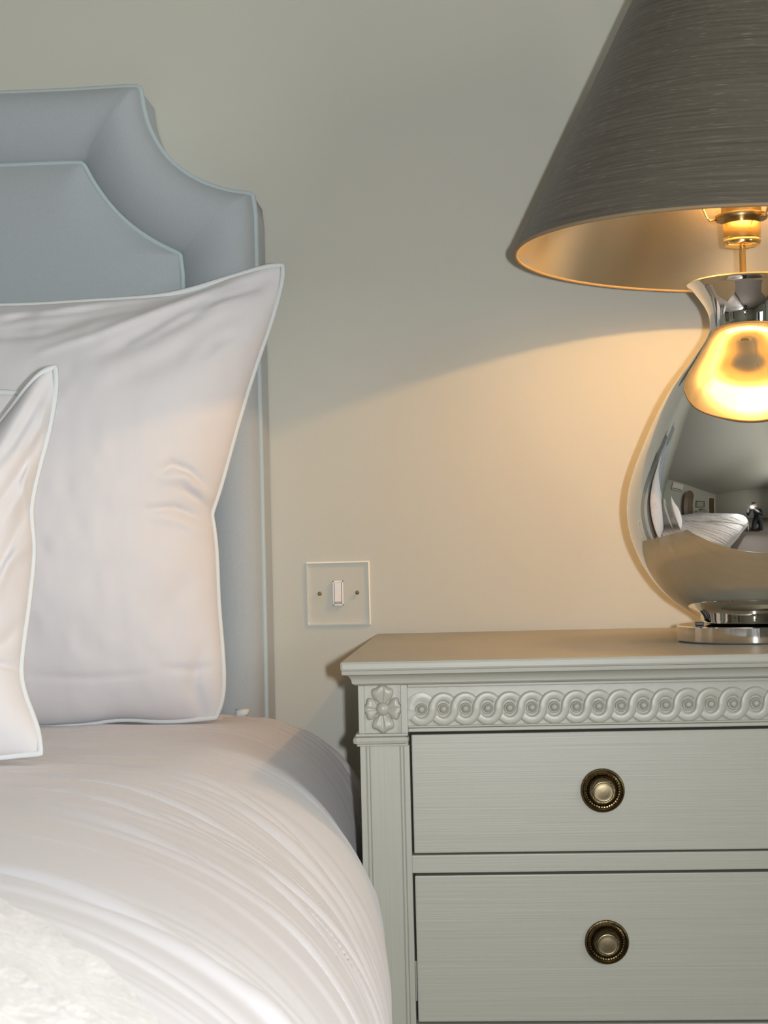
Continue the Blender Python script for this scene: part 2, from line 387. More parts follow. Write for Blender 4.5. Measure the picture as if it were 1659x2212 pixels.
# inner panel: rows by height
zl = np.concatenate([np.linspace(ZLOW, iw[-1].z, 30)[:-1], np.linspace(iw[-1].z, zi-.0005, 60)])
ii = I2[::-1]; wl = np.interp(zl, ii[:, 1]+np.arange(len(ii))*1e-9, ii[:, 0]-XB)
us = np.sin(np.linspace(-PI/2, PI/2, 61)); G = np.zeros((len(zl), 61, 3))
for i, (z, w_) in enumerate(zip(zl, wl)):
    G[i, :, 0] = XB+us*w_; G[i, :, 2] = z
    dist = np.minimum(w_*(1-np.abs(us)), zi-z+.002)
    G[i, :, 1] = YH-.004-.022*(1-np.exp(-dist/.035))
gridmesh('headboard_centre_panel', G, M['head'], bed)
# gusset round the edge
G = np.zeros((5, len(oL), 3))
for i, y in enumerate((YH+.004, YH+.012, -.05, -.012, -.002)): G[i, :, 0] = oL[:, 0]; G[i, :, 2] = oL[:, 1]; G[i, :, 1] = y
gridmesh('headboard_side', G, M['head'], bed)
def push(L, d):
    T_ = np.gradient(L, axis=0); T_ /= np.linalg.norm(T_, axis=1)[:, None]; return L+np.c_[T_[:, 1], -T_[:, 0]]*d
P_ = push(oL, 0); tube('outer_piping', [(x, YH+.0015, z) for x, z in P_], .0036, M['pipe'], bed)
tube('inner_piping', [(x, YH-.003, z) for x, z in iL], .0038, M['pipe'], bed)
BR, BL, BFOOT = -.31, 2*XB+.31, -1.98                              # mattress sides and foot
box('divan_base', (BL, BR, BFOOT, -.12, .06, .36), M['head'], bed, bev=.02)
box('mattress', (BL, BR, BFOOT, -.12, .36, .58), M['cotton'], bed, bev=.05, seg=5)
for x in (BL+.1, BR-.15):
    for y in (BFOOT+.1, -.3): box('leg', (x, x+.06, y, y+.06, 0, .06), M['wood'], bed)

# ------------------------------------------------------------------ duvet
ZD = ZC-.214
_cr = random.Random(5)
CREASES = [(_cr.uniform(-2.0, .1), _cr.uniform(-.35, .42), _cr.uniform(.10, .34), _cr.uniform(.0034, .0085), _cr.uniform(.0009, .0034), _cr.uniform(-.16, .16), _cr.uniform(-.35, .35)) for _ in range(210)]
def duvet_pt(s, y, wr=1.0):
    """s: arc position from the bed's middle to the right hem; y along the bed"""
    s = np.asarray(s, float); y = np.asarray(y, float)
    near = np.clip((-y-.45)/.6, 0, 1); near = near*near*(3-2*near)
    n1 = np.clip((-y-.50)/.28, 0, 1); n1 = n1*n1*(3-2*n1)
    xr = np.interp(-y, [.12, .42, .50, .56, .62, .70, .82, 1.02, 1.3, 2.0], [-.172, -.168, -.161, -.146, -.121, -.110, -.103, -.090, -.074, -.062])
    zt = ZD-.007+.004*np.clip(-y*2-.6, 0, 1) + .010*np.sin(-y*3.2+1.0)*near
    A = .15+.17*n1; B = .13+.07*n1
    x0 = xr-A
    flat_len = x0-XB; arc = .21+.20*n1
    th = np.clip((s-flat_len)/arc, 0, 1)*PI/2
    hang = np.clip(s-flat_len-arc, 0, None)
    x = np.where(s < flat_len, XB+s, x0+A*np.sin(th)**1.0)
    z = zt - B*(1-np.cos(th)**.9) - hang
    x = x - .25*hang*np.exp(-hang*3)
    nx = np.where(s < flat_len, 0, np.sin(th)); nz = np.where(s < flat_len, 1, np.cos(th))
    # creases run across the bed and drift towards the foot as they go over the edge
    k = s-(.68+.02*n1)
    q = y+.26*k+.42*np.clip(k+.12, 0, None)**2+.03*vnoise(s*3+7, y*3)
    h = .010*vnoise(s*4+2, y*4+5)+.004*vnoise(q*9+1, k*2.2)
    h += .0026*ridge(q*20+9, k*2.4+4, 2.0)*vnoise(q*4, k*3+9)*1.4
    for q0, k0, ln, wd, am, sl, cv in CREASES:
        t = (k-k0)/ln; m_ = np.abs(t) < 1
        if not m_.any(): continue
        qq = q-q0-sl*(k-k0)-cv*(k-k0)**2
        f = np.exp(-(qq/wd)**2)-.55*np.exp(-((qq-1.9*wd)/(1.3*wd))**2)
        h = h+np.where(m_, am*f*(1-t*t)**1.2, 0)
    return x+nx*h*wr, y, z+nz*h*wr
flatR = np.concatenate([np.linspace(0, .42, 60)[:-1], np.linspace(.42, 1.30, 560)])
ys = np.concatenate([np.linspace(-.128, -1.45, 900)[:-1], np.linspace(-1.45, -2.06, 160)])
S, Y = np.meshgrid(flatR, ys)
X_, Y_, Z_ = duvet_pt(S, Y)
foot = np.clip((-Y_-1.9)/.16, 0, 1); Z_ = Z_-.22*foot**3; 
end = np.clip((-.20-Y_)/.0+0, 0, 1) if False else 0
Gd = np.stack([X_, Y_, Z_], 2)
# the left half of the duvet lies mirrored beyond the frame
SL, YL = np.meshgrid(np.linspace(0, 1.28, 90)[::-1], ys)
a, b, c = duvet_pt(SL, YL+.013); c = c-.22*foot[:, :1]**3
GL = np.stack([2*XB-a, YL, c], 2)
GL = GL[:, :-1]
Gall = np.concatenate([GL, Gd], 1)
# foot drop
last = Gall[-1]; extra = []
for k in range(1, 14): r_ = last.copy(); r_[:, 2] = np.minimum(r_[:, 2], np.maximum(last[:, 2]-k*.026, .22)); r_[:, 1] -= .018*math.sin(k/13*PI); extra.append(r_)
Gall = np.concatenate([Gall, np.array(extra)], 0)
duv = gridmesh('duvet', Gall, M['duvet'])
tag(duv, 'puffy creased white cotton duvet spread over the bed', 'duvet'); mo = duv.modifiers.new('thick', 'SOLIDIFY'); mo.thickness = .01; mo.offset = -1
# taupe border lines near the duvet's foot
for yy in (-1.74, -1.79):
    ss = np.linspace(0, 1.2, 160); x, y, z = duvet_pt(ss, np.full(160, yy)); P = np.c_[x, y, z+.001]
    Pm = P[::-1].copy(); Pm[:, 0] = 2*XB-Pm[:, 0]
    tube('border_stripe', np.vstack([Pm[:-1], P]).tolist(), .004, M['stripe'], duv)

# throw across the bed
Sg, V = np.meshgrid(np.linspace(.30, 1.16, 260), np.linspace(0, 1, 180))
def hit(px, py):
    d = ray(px, py); t_ = (ZD+.012-CAM.z)/d.z; p = CAM+d*t_; return p
e1, e2, e3 = hit(0, 1925), hit(230, 2045), hit(520, 2212)
sline = np.array([e1.x-XB, e2.x-XB, e3.x-XB]); yline = np.array([e1.y, e2.y, e3.y])
slope0 = (yline[1]-yline[0])/(sline[1]-sline[0]); slope1 = (yline[2]-yline[1])/(sline[2]-sline[1])
def yb(s): return np.where(s < sline[0], yline[0]-(s-sline[0])*0+ (s-sline[0])*slope0*.5, np.where(s > sline[2], yline[2]+(s-sline[2])*slope1, np.interp(s, sline, yline)))
y0 = yb(Sg)+.012*(vnoise(Sg*14, Sg*0+3)-.5)
Yt = y0*(1-V)+np.minimum(y0-.25, -1.66)*V
x, y, z = duvet_pt(Sg, Yt, 1.0)
lift = .003+.016*np.clip(V/.05, 0, 1)**.5*np.clip((1-V)/.05, 0, 1)**.5+.004*vnoise(Sg*30, Yt*30)+.0016*vnoise(Sg*90, Yt*90)
x2, _, z2 = duvet_pt(Sg, Yt, 1.0)
thn = np.clip((Sg-(-.402-XB))/.41, 0, 1)*PI/2
G = np.stack([x+lift*np.sin(thn), y, z+lift*np.cos(thn)], 2)
tag(gridmesh('throw', G, M['throw']), 'fluffy cream wool throw laid across the white duvet', 'blanket')

# ------------------------------------------------------------------ pillows
def pillow(name, label, px_right, px_top, px_left, px_bottom, p0, n, front, back, creases, matn, res=150, group=None, dir_scale=1.0, seed=0, trim_w=.0034, noise=.002, vexp=2.6):
    """four outlines in the photograph, laid on the pillow's own leaning plane; front and back bulge away from it"""
    n = n.normalized(); pr = lambda L: np.array([list(at_plane(a, b, p0, n)) for a, b in L])
    T_, R_, B_, L_ = [smoothline(pr(q), res, 2) for q in (px_top, px_right, px_bottom, px_left)]
    # corners exact
    u = np.linspace(0, 1, res); U, V = np.meshgrid(u, u)
    e = lambda a: a[..., None]
    tl_, tr_, bl_, br_ = T_[0], T_[-1], B_[0], B_[-1]
    Gp = (T_[None]*e(1-V)+B_[None]*e(V)) + (L_[:, None]*e(1-U)+R_[:, None]*e(U)) - (e((1-U)*(1-V))*tl_+e(U*(1-V))*tr_+e((1-U)*V)*bl_+e(U*V)*br_)
    prof = (np.clip(1-np.abs(2*U-1)**2.6, 0, 1)**.62)*(np.clip(1-np.abs(2*V-1)**vexp, 0, 1)**.62)
    # place of each vertex in the plane's own metres: use pixel chart for the crease lines
    rel = Gp-np.array(CAM); d_ = rel@np.array(FW); PX = W/2+F_PX*(rel@np.array(RT))/d_; PY = H/2-F_PX*(rel@np.array(UP))/d_
    h = front*prof
    for pts, wid, dep in creases:
        dd, tt = seg_dist(PX, PY, pts); fall = np.sin(PI*np.clip(tt*.9+.05, 0, 1))**.6
        h = h+1.5*dep*np.exp(-(dd/wid)**2)*fall
    h = h+noise*(vnoise(PX/60+seed, PY/60)-.5)*np.clip(prof*4, 0, 1)+noise*.8*(vnoise(PX/25+seed, PY/40)-.5)*np.clip(prof*4, 0, 1)
    h = np.where((U == 0) | (U == 1) | (V == 0) | (V == 1), 0, h)
    nn = np.array(n)
    Fg = Gp+h[..., None]*nn; Bg = Gp-(back*prof)[..., None]*nn
    K = res; vs = np.concatenate([Fg.reshape(-1, 3), Bg.reshape(-1, 3)]).tolist()
    fs = [(i*K+j, (i+1)*K+j, (i+1)*K+j+1, i*K+j+1) for i in range(K-1) for j in range(K-1)]
    fs += [(K*K+i*K+j, K*K+i*K+j+1, K*K+(i+1)*K+j+1, K*K+(i+1)*K+j) for i in range(K-1) for j in range(K-1)]
    o = mesh(name, vs, fs, matn)
    bm = bmesh.new(); bm.from_mesh(o.data); bmesh.ops.remove_doubles(bm, verts=bm.verts, dist=.00005); bm.to_mesh(o.data); bm.free()
    o.data.polygons.foreach_set('use_smooth', [True]*len(o.data.polygons))
    tag(o, label, 'pillow', group)
    loop = np.concatenate([T_[:-1], R_[:-1], B_[::-1][:-1], L_[::-1][:-1]])
    loop = loop+nn*.001
    jit = 1
    tube('piping', loop.tolist(), trim_w, M['trim'], o, seg=8, closed=True, flat=.75)
    return o
# big square pillow leaning on the headboard
nrm = Vector((.10, -1, .12))
pA = at(300, 1100, -.20)
pillow('pillow', 'large square white pillow leaning on the headboard, its right corner sticking up',
    px_right=[(611, 574), (610, 610), (585, 700), (552, 790), (512, 920), (480, 1040), (462, 1095), (456, 1112), (462, 1140), (468, 1200), (471, 1300), (480, 1400), (484, 1470), (480, 1515), (466, 1550)],
    px_top=[(-440, 640), (-300, 640), (-100, 662), (60, 660), (180, 652), (330, 643), (400, 630), (480, 605), (560, 580), (590, 574), (611, 574)],
    px_left=[(-440, 640), (-330, 1100), (-420, 1575)],
    px_bottom=[(-420, 1575), (0, 1572), (180, 1566), (260, 1552), (360, 1560), (466, 1550)],
    p0=pA, n=nrm, front=.115, back=.045, vexp=2.1,
    creases=[([(560, 598), (470, 628), (330, 700), (220, 755), (110, 795)], 9, .0035), ([(590, 610), (480, 655), (370, 725), (240, 800)], 20, -.006),
             ([(585, 600), (440, 630), (300, 680), (150, 720), (0, 745)], 15, -.005), ([(480, 615), (330, 655), (180, 690), (60, 705)], 9, -.003),
             ([(530, 640), (400, 705), (300, 775)], 10, .004), ([(570, 650), (460, 730), (380, 800), (280, 860)], 26, -.004), ([(560, 625), (470, 665), (420, 700)], 7, -.003),
             ([(0, 700), (120, 690), (230, 665)], 8, .003), ([(0, 760), (110, 750), (200, 720)], 10, -.003), ([(20, 720), (60, 700), (100, 690)], 8, -.003),
             ([(363, 1042), (385, 1027), (420, 1035), (452, 1062)], 7, -.006), ([(372, 1058), (410, 1050), (450, 1080)], 10, .004), ([(335, 1122), (390, 1113), (446, 1132)], 6, -.005), ([(350, 1140), (400, 1140), (450, 1160)], 10, .003),
             ([(400, 1075), (430, 1085), (455, 1105)], 7, -.005), ([(360, 1448), (420, 1450), (470, 1440)], 9, -.002), ([(440, 1400), (420, 1480), (440, 1550)], 14, -.004), ([(90, 1465), (200, 1470), (330, 1460)], 6, -.0012),
             ([(515, 740), (470, 760), (440, 800)], 16, -.003), ([(420, 1250), (380, 1330), (360, 1400)], 30, -.003)],
    matn=M['cotton'], seed=3, group='pillows on the bed')
# pillow between, only its top edge shows at the left
nB = Vector((.05, -1, .28))
pB = at(0, 1200, -.40)
pillow('pillow', 'white pillow behind the small front pillow, only its trimmed top edge showing',
    px_right=[(78, 870), (70, 1000), (50, 1200), (20, 1400), (30, 1560)], px_top=[(-620, 800), (-300, 848), (0, 846), (50, 852), (78, 870)],
    px_left=[(-620, 800), (-560, 1200), (-600, 1600)], px_bottom=[(-600, 1600), (-200, 1590), (30, 1560)],
    p0=pB, n=nB, front=.03, back=.03, creases=[([(60, 880), (0, 930), (-60, 1000)], 12, -.003)], matn=M['cotton'], seed=9, res=90, group='pillows on the bed')
# small pillow in front at the left edge
nC = Vector((.28, -1, .26))
pC = at(40, 1200, -.52)
pillow('pillow', 'smaller white pillow at the left edge, its pointed corner raised, in front of the others',
    px_right=[(119, 794), (121, 830), (117, 870), (104, 940), (84, 1010), (68, 1080), (66, 1120), (73, 1180), (69, 1240), (58, 1330), (48, 1400), (43, 1455), (52, 1500), (70, 1545), (83, 1585), (87, 1628)],
    px_top=[(-640, 880), (-300, 1010), (-120, 985), (-30, 950), (20, 890), (60, 835), (92, 802), (119, 794)],
    px_left=[(-640, 880), (-560, 1200), (-620, 1660)], px_bottom=[(-620, 1660), (-200, 1655), (87, 1628)],
    p0=pC, n=nC, front=.075, back=.04,
    creases=[([(108, 820), (70, 900), (30, 980), (0, 1030)], 12, -.004), ([(95, 940), (60, 1010), (20, 1080), (-20, 1150)], 9, -.004), ([(75, 1000), (45, 1090), (10, 1160)], 7, .003),
             ([(62, 1100), (30, 1180), (0, 1260)], 9, -.004), ([(66, 1180), (20, 1240), (-10, 1320)], 10, .004), ([(60, 1120), (50, 1060), (70, 990)], 5, .002),
             ([(44, 1450), (0, 1445), (-60, 1450)], 8, -.004), ([(50, 1350), (10, 1400), (-40, 1430)], 12, -.003), ([(100, 880), (88, 930), (60, 990)], 5, .002)],
    matn=M['cotton'], seed=17, group='pillows on the bed')
# flat sleeping pillow lying under the square one
zc_ = ZD+.004
def flat_pillow():
    u = np.linspace(0, 1, 70); U, V = np.meshgrid(u, u)
    x0, x1, ya, yb_ = -1.0, -.318, -.126, -.19
    prof = (np.clip(1-np.abs(2*U-1)**3, 0, 1)**.6)*(np.clip(1-np.abs(2*V-1)**2.5, 0, 1)**.6)
    X = x0+(x1-x0)*U; Yy = ya+(yb_-ya)*V
    pull = .012*np.sin(U*PI)*(1-2*V); Yy = Yy-pull*1.0
    top = zc_+.010+.010*prof+.006*prof*vnoise(U*9, V*4); bot = zc_+.008-.004*prof
    A = np.stack([X, Yy, top], 2); Bq = np.stack([X, Yy, bot], 2); K = 70
    vs = np.concatenate([A.reshape(-1, 3), Bq.reshape(-1, 3)]).tolist()
    fs = [(i*K+j, (i+1)*K+j, (i+1)*K+j+1, i*K+j+1) for i in range(K-1) for j in range(K-1)]
    fs += [(K*K+i*K+j, K*K+i*K+j+1, K*K+(i+1)*K+j+1, K*K+(i+1)*K+j) for i in range(K-1) for j in range(K-1)]
    o = mesh('pillow', vs, fs, M['cotton']); tag(o, 'flat white pillow lying under the large square pillow, its corner tip peeping out', 'pillow', 'pillows on the bed')
    c = [(x1+.0, ya-.006, zc_+.012), (x1+.012, ya-.004, zc_+.014), (x1+.016, ya-.0, zc_+.016)]
    tube('corner_tip', c, [.006, .005, .002], M['trim'], o, seg=8)
flat_pillow()

# ------------------------------------------------------------------ chest of drawers
LX, LY, ZTOP = .3002, -.3356, ZC-.1061                              # lamp axis; chest top
CF = -.5575; XLc = -.1451; XRc = 2*LX-XLc
YP = CF+.020                                                        # pilaster face
YD = CF+.027                                                        # drawer face
chest = thing('chest_of_drawers', 'grey-green painted chest of drawers with carved frieze beside the bed', 'chest of drawers', (LX, (CF-.02)/2, 0))
def zz(Y, y=YP): return at(*z4(300, Y), y).z
def xx(X, Y, y=YP): return at(*z4(X, Y), y).x
z_slab0 = at(*z4(300, 365), CF).z
box('top', (XLc, XRc, CF, -.012, z_slab0, ZTOP), M['chest'], chest, bev=.0025)
z_fil = zz(392, CF+.006); z_cove = zz(462, YP-.002)
def moulding(name, prof, xl, yf, m, parent, xr=None, yb=-.015):
    """profile of (out, z) swept round left side, front and right side; out is measured from the face inwards"""
    xr = 2*LX-xl if xr is None else xr
    vs, fs = [], []; n = len(prof)
    for o_, z in prof:
        vs += [(xl-o_, yb, z), (xl-o_, yf-o_, z), (xr+o_, yf-o_, z), (xr+o_, yb, z)]
    for i in range(n-1):
        for k in range(3): fs.append((i*4+k, i*4+k+1, (i+1)*4+k+1, (i+1)*4+k))
    fs.append((0, 3, 2, 1)); fs.append(((n-1)*4, (n-1)*4+1, (n-1)*4+2, (n-1)*4+3))
    for k in (0, 3): fs.append(tuple(i*4+k for i in range(n)))
    bm = bmesh.new(); V_ = [bm.verts.new(v) for v in vs]; bm.verts.ensure_lookup_table()
    for f in fs:
        try: bm.faces.new([V_[i] for i in f])
        except ValueError: pass
    return finish(bm, name, m, parent)
xp0 = xx(245, 600); 
over = xp0-XLc
pr_ = [(0.0, z_cove-.001), (.0035, z_cove), (.0045, z_cove+.0012)]
h_ = z_fil-z_cove
for k in range(9):
    a = PI/2*k/8; pr_.append((.0055+(.0130-.0055)*(1-math.cos(a)), z_cove+.0015+(h_-.0015)*math.sin(a)))
pr_ += [(.0135, z_fil), (.0145, z_fil+.0003), (.0148, z_slab0-.0012), (.0148, z_slab0)]
moulding('cornice', pr_, xp0, YP, M['chest'], chest)
# carcass
xin = xx(600, 700)                                                  # inner edge of the left pilaster block
xr_in = 2*LX-xin
zb_block = zz(815); zcap0 = zz(900)
z_fr_top = z_cove-.001
box('carcass', (xp0+.004, 2*LX-xp0-.004, -.505, -.015, .12, z_fr_top), M['chest_v'], chest)
# near-black sheet behind the drawer fronts stands for the shade in their gaps
z_d1t = at(*z4(640, 820), YD).z; z_d1b = at(900, 1843.5, YD).z; z_r_b = at(902, 1886.5, YP+.004).z; z_r_t = at(900, 1848, YP+.004).z; z_d2t = at(905, 1892, YD).z
xd0 = at(889.5, 1640, YD).x; xd1 = 2*LX-xd0
z_d2b = at(905, 2208, YD).z
box('drawer_gap_shade', (xin, xr_in, -.513, -.506, .19, z_d1t+.004), M['dark'], chest)
for s in (0, 1):
    fx = (lambda x: x) if s == 0 else (lambda x: 2*LX-x)
    def B(name, x0, x1, y0, y1, z0, z1, m, bev=0):
        a, b = sorted((fx(x0), fx(x1))); return box(name, (a, b, y0, y1, z0, z1), m, chest, bev=bev)
    # block with the rosette
    xa, xb = xp0+ (45/3.318)/2175, xin-(48/3.318)/2175
    B('pilaster_block', xp0, xin, YP+.0035, -.50, zb_block, z_fr_top, M['carved'])
    B('block_stile', xp0, xa, YP, YP+.004, zb_block, z_fr_top, M['chest_v'], .0006)
    B('block_stile', xb, xin, YP, YP+.004, zb_block, z_fr_top, M['chest_v'], .0006)
    # capital moulding: fillet and bullnose
    xc0, xc1 = xx(207, 860), xx(610, 860)
    B('capital_fillet', xc0+.003, xc1-.001, YP-.003, -.50, zz(832), zb_block+.0003, M['chest_v'], .0008)
    B('capital_bullnose', xc0, xc1, YP-.0065, -.50, zz(888), zz(832), M['chest_v'], .0042)
    B('capital_neck', xc0+.004, xc1-.001, YP-.002, -.50, zcap0-.0005, zz(888)+.0008, M['chest_v'], .0008)
    # shaft with two reeded lines each side
    xs0, xs1 = xx(260, 1000), xx(613, 1000)
    B('pilaster_shaft', xs0, xs1, YP+.0012, -.50, .12, zcap0, M['chest_v'])
    g = lambda X: xx(X, 1000)
    B('shaft_edge', xs0, g(300), YP-.0006, YP+.002, .12, zcap0, M['chest_v'], .0004)
    B('shaft_reed', g(305), g(327), YP-.0004, YP+.002, .12, zcap0, M['chest_v'], .0009)
    B('shaft_panel', g(332), g(543), YP-.0006, YP+.002, .12, zcap0, M['chest_v'], .0004)
    B('shaft_reed', g(548), g(570), YP-.0004, YP+.002, .12, zcap0, M['chest_v'], .0009)
    B('shaft_edge', g(575), xs1, YP-.0006, YP+.002, .12, zcap0, M['chest_v'], .0004)
    B('foot', xs0, xs1, YP, -.49, 0, .12, M['chest_v'], .002); B('foot', xs0, xs1, -.06, -.02, 0, .12, M['chest_v'], .002)
# rosette petals
def petal_mesh():
    me_v, me_f = [], []; nr, na = 14, 21; R0 = .0035
    for i in range(nr):
        s = i/(nr-1)
        for j in range(na):
            a = (j/(na-1)*2-1); phi = a*.78
            rout = .0212*(1-.13*abs(a)**2-.20*abs(a)**6+.045*math.cos(a*PI*2.6))
            wdt = (.72+.28*min(1, s*1.35)**.8)
            r = R0+(rout-R0)*s; ang = phi*wdt
            edge = .30+.70*(1-abs(a)**4)*(1-s**6)
            h = .0052*edge*(.35+.65*s)*(1-.42*math.exp(-(a/.16)**2)*(1-s*.5)-.22*math.exp(-((abs(a)-.42)/.10)**2)*(1-s))
            if j in (0, na-1) or i == nr-1: h = 0
            me_v.append((r*math.sin(ang), -(.0002+h), r*math.cos(ang)))
    for i in range(nr-1):
        for j in range(na-1): me_f.append((i*na+j, (i+1)*na+j, (i+1)*na+j+1, i*na+j+1))
    return me_v, me_f
pv, pf = petal_mesh()
ros = at(*z4(421, 634), YP+.0035)
pm = None
for s in (0, 1):
    cx = ros.x if s == 0 else 2*LX-ros.x
    rt = mesh('rosette_centre', *(lambda L: (L[0], L[1]))((lambda seg=24: (
        [((.0068*math.cos(PI/2*i/6)*math.cos(2*PI*k/seg)), -.0015-.0045*math.sin(PI/2*i/6), .0068*math.cos(PI/2*i/6)*math.sin(2*PI*k/seg)) for i in range(7) for k in range(seg)],
        [(i*seg+k, i*seg+(k+1) % seg, (i+1)*seg+(k+1) % seg, (i+1)*seg+k) for i in range(6) for k in range(seg)]))()), M['carved'], chest, local=True)
    rt.location = Vector((cx, YP+.0035, ros.z))-chest.location
    for k in range(4):
        if pm is None: o = mesh('rosette_petal', pv, pf, M['carved'], chest, local=True); pm = o.data
        else: o = link(bpy.data.objects.new('rosette_petal', pm), chest)
        o.rotation_euler = (0, k*PI/2, 0); o.location = Vector((cx, YP+.0035, ros.z))-chest.location
        o.scale = (1, 1, 1.14 if k % 2 == 0 else .90)
# frieze with running scrolls
YFz = YP+.006
x_f0, x_f1 = xin, xr_in
box('frieze_board', (x_f0, x_f1, YFz, -.50, zz(805, YFz), z_fr_top), M['carved'], chest)
box('frieze_upper_bead', (x_f0, x_f1, YP+.001, YFz+.001, zz(490), zz(462)-.0005, ), M['chest'], chest, bev=.0012)
box('frieze_lower_bead', (x_f0, x_f1, YP+.003, YFz+.001, zz(780), zz(766)), M['chest'], chest, bev=.0008)
box('frieze_lower_rail', (x_f0, x_f1, YP+.001, YFz+.001, zz(808), zz(781)), M['chest'], chest, bev=.0010)
def strap_mesh(P=.0218, r=.0109, w=.0087):
    pts = []
    for k in range(22):                                             # over the right-hand bead, from its upper right to its left
        a = math.radians(38+(180-38)*k/21); pts.append((P/2+r*math.cos(a), r*math.sin(a)*1.12, k/21))
    for k in range(1, 22):
        a = math.radians(0-(142)*k/21); pts.append((-P/2+r*math.cos(a), r*math.sin(a)*1.12, 1-k/21))
    vs, fs = [], []; n = len(pts); K = 9
    for i, (x, z, hh) in enumerate(pts):
        a_, b_ = pts[max(i-1, 0)], pts[min(i+1, n-1)]; tx, tz = b_[0]-a_[0], b_[1]-a_[1]; l = math.hypot(tx, tz); nx, nz = -tz/l, tx/l
        for j in range(K):
            q = j/(K-1)*2-1; top = .0018+.0010*hh**.8
            dep = 0 if j in (0, K-1) else top*(1-.30*abs(q)**2.5)
            qq = q if j not in (1, K-2) else (1 if q > 0 else -1)*.97
            vs.append((x+nx*qq*w/2, -dep, z+nz*qq*w/2))
    for i in range(n-1):
        for j in range(K-1): fs.append((i*K+j, i*K+j+1, (i+1)*K+j+1, (i+1)*K+j))
    return vs, fs
b0 = at(*z4(698, 638), YFz); b5 = at(*z4(1490, 626), YFz); pitch = (b5.x-b0.x)/5
sv, sf = strap_mesh(pitch, pitch/2)
beadv = []; prof = [(.0001, .0042), (.0018, .0040), (.0030, .0030), (.0034, .0014), (.0040, .0010), (.0044, .0022), (.0054, .0026), (.0060, .0018), (.0061, 0)]
first_b = lathe('bead', prof, 0, 0, M['carved'], chest, seg=24, axis='y', local=True); bead_me = first_b.data
i = 0; first_s = None; nb = int((x_f1-x_f0-.010)/pitch)
while b0.x+i*pitch < x_f1-.010:
    bx_ = b0.x+i*pitch
    o = first_b if i == 0 else link(bpy.data.objects.new('bead', bead_me), chest)
    o.location = Vector((bx_, YFz, b0.z))-chest.location
    if bx_+pitch < x_f1-.010:
        if first_s is None: o = first_s = mesh('scroll', sv, sf, M['carved'], chest, local=True)
        else: o = link(bpy.data.objects.new('scroll', first_s.data), chest)
        o.location = Vector((bx_+pitch/2, YFz, b0.z))-chest.location
    i += 1
ob = first_s.data
bm = bmesh.new(); bm.from_mesh(ob); bmesh.ops.recalc_face_normals(bm, faces=bm.faces); bm.to_mesh(ob); bm.free()
# half scrolls where the running pattern meets the blocks
hv = [v for v in sv[:22*9]]; hf = [f for f in sf if max(f) < 22*9]
hv2 = [v for v in sv[21*9:]]; hf2 = [(a, b, c, d) for a, b, c, d in [(i*9+j, i*9+j+1, (i+1)*9+j+1, (i+1)*9+j) for i in range(len(hv2)//9-1) for j in range(8)]]
o = mesh('half_scroll', hv, hf, M['carved'], chest, local=True, smooth=False); o.location = Vector((b0.x-pitch/2, YFz, b0.z))-chest.location
o = mesh('half_scroll', hv2, hf2, M['carved'], chest, local=True, smooth=False); o.location = Vector((b0.x+(i-1)*pitch+pitch/2, YFz, b0.z))-chest.location
# rails and drawers
box('rail', (x_f0, x_f1, YP+.004, -.50, z_r_b, z_r_t), M['chest'], chest, bev=.001)
z3t = z_d2b-.026
box('rail', (x_f0, x_f1, YP+.004, -.50, z3t+.003, z_d2b-.002), M['chest'], chest, bev=.001)
z3b = .20
box('rail', (x_f0, x_f1, YP+.004, -.50, .12, z3b-.003), M['chest'], chest, bev=.001)
kp1, kp2 = at(1302, 1708, YD-.003), at(1314, 2036, YD-.003)
plate_p = [(.0216, 0), (.0220, .0016), (.0213, .0030), (.0202, .0034), (.0194, .0028), (.0188, .0020), (.0182, .0024), (.0172, .0030), (.0160, .0028), (.0152, .0018), (.0140, .0010), (.0110, .0008), (.008, .0014), (.0064, .003)]
knob_p = [(.0060, .003), (.0054, .010), (.0062, .014), (.0092, .0164), (.0101, .0176), (.0103, .0188), (.0100, .0197), (.0095, .0199), (.0091, .0195), (.0086, .0194), (.0060, .0199), (.0030, .0202), (.0001, .0203)]
knob_p = [(a, .003+(b-.003)*.55) for a, b in knob_p]
plate_p = plate_p[:-4]+[(.0140, .0006), (.0120, .0001), (.0070, .0001), (.0060, .003)]
plate_me = knob_me = flute_me = None
# small gadroons on the backplate ring
def flutes():
    vs, fs = [], []
    for k in range(40):
        a0 = 2*PI*k/40
        base = len(vs)
        for (da, rr, yy) in [(-.05, .0154, .0018), (.05, .0154, .0018), (.06, .0178, .0026), (-.06, .0178, .0026), (0, .0166, .0042)]:
            vs.append((rr*math.cos(a0+da), -yy, rr*math.sin(a0+da)))
        fs += [(base, base+1, base+4), (base+1, base+2, base+4), (base+2, base+3, base+4), (base+3, base, base+4)]
    return vs, fs
for zt_, zb_, kz in ((z_d1t, z_d1b, kp1.z), (z_d2t, z_d2b, kp2.z), (z3t-.003, z3b, (z3t+z3b)/2)):
    dr = box('drawer', (xd0, xd1, YD, -.508, zb_, zt_), M['chest'], chest, bev=.0012)
    for kx in (kp1.x, 2*LX-kp1.x):
        loc = Vector((kx, YD, kz))-chest.location
        if plate_me is None:
            a_ = lathe('knob_backplate', plate_p, 0, 0, M['brass'], dr, seg=64, axis='y', local=True); plate_me = a_.data
            b_ = lathe('knob', knob_p, 0, 0, M['brass_light'], dr, seg=48, axis='y', local=True); knob_me = b_.data
            c_ = mesh('beaded_ring', *flutes(), M['brass'], dr, local=True, smooth=False); flute_me = c_.data
        else:
            a_ = link(bpy.data.objects.new('knob_backplate', plate_me), dr); b_ = link(bpy.data.objects.new('knob', knob_me), dr); c_ = link(bpy.data.objects.new('beaded_ring', flute_me), dr)
        for q in (a_, b_, c_): q.location = loc
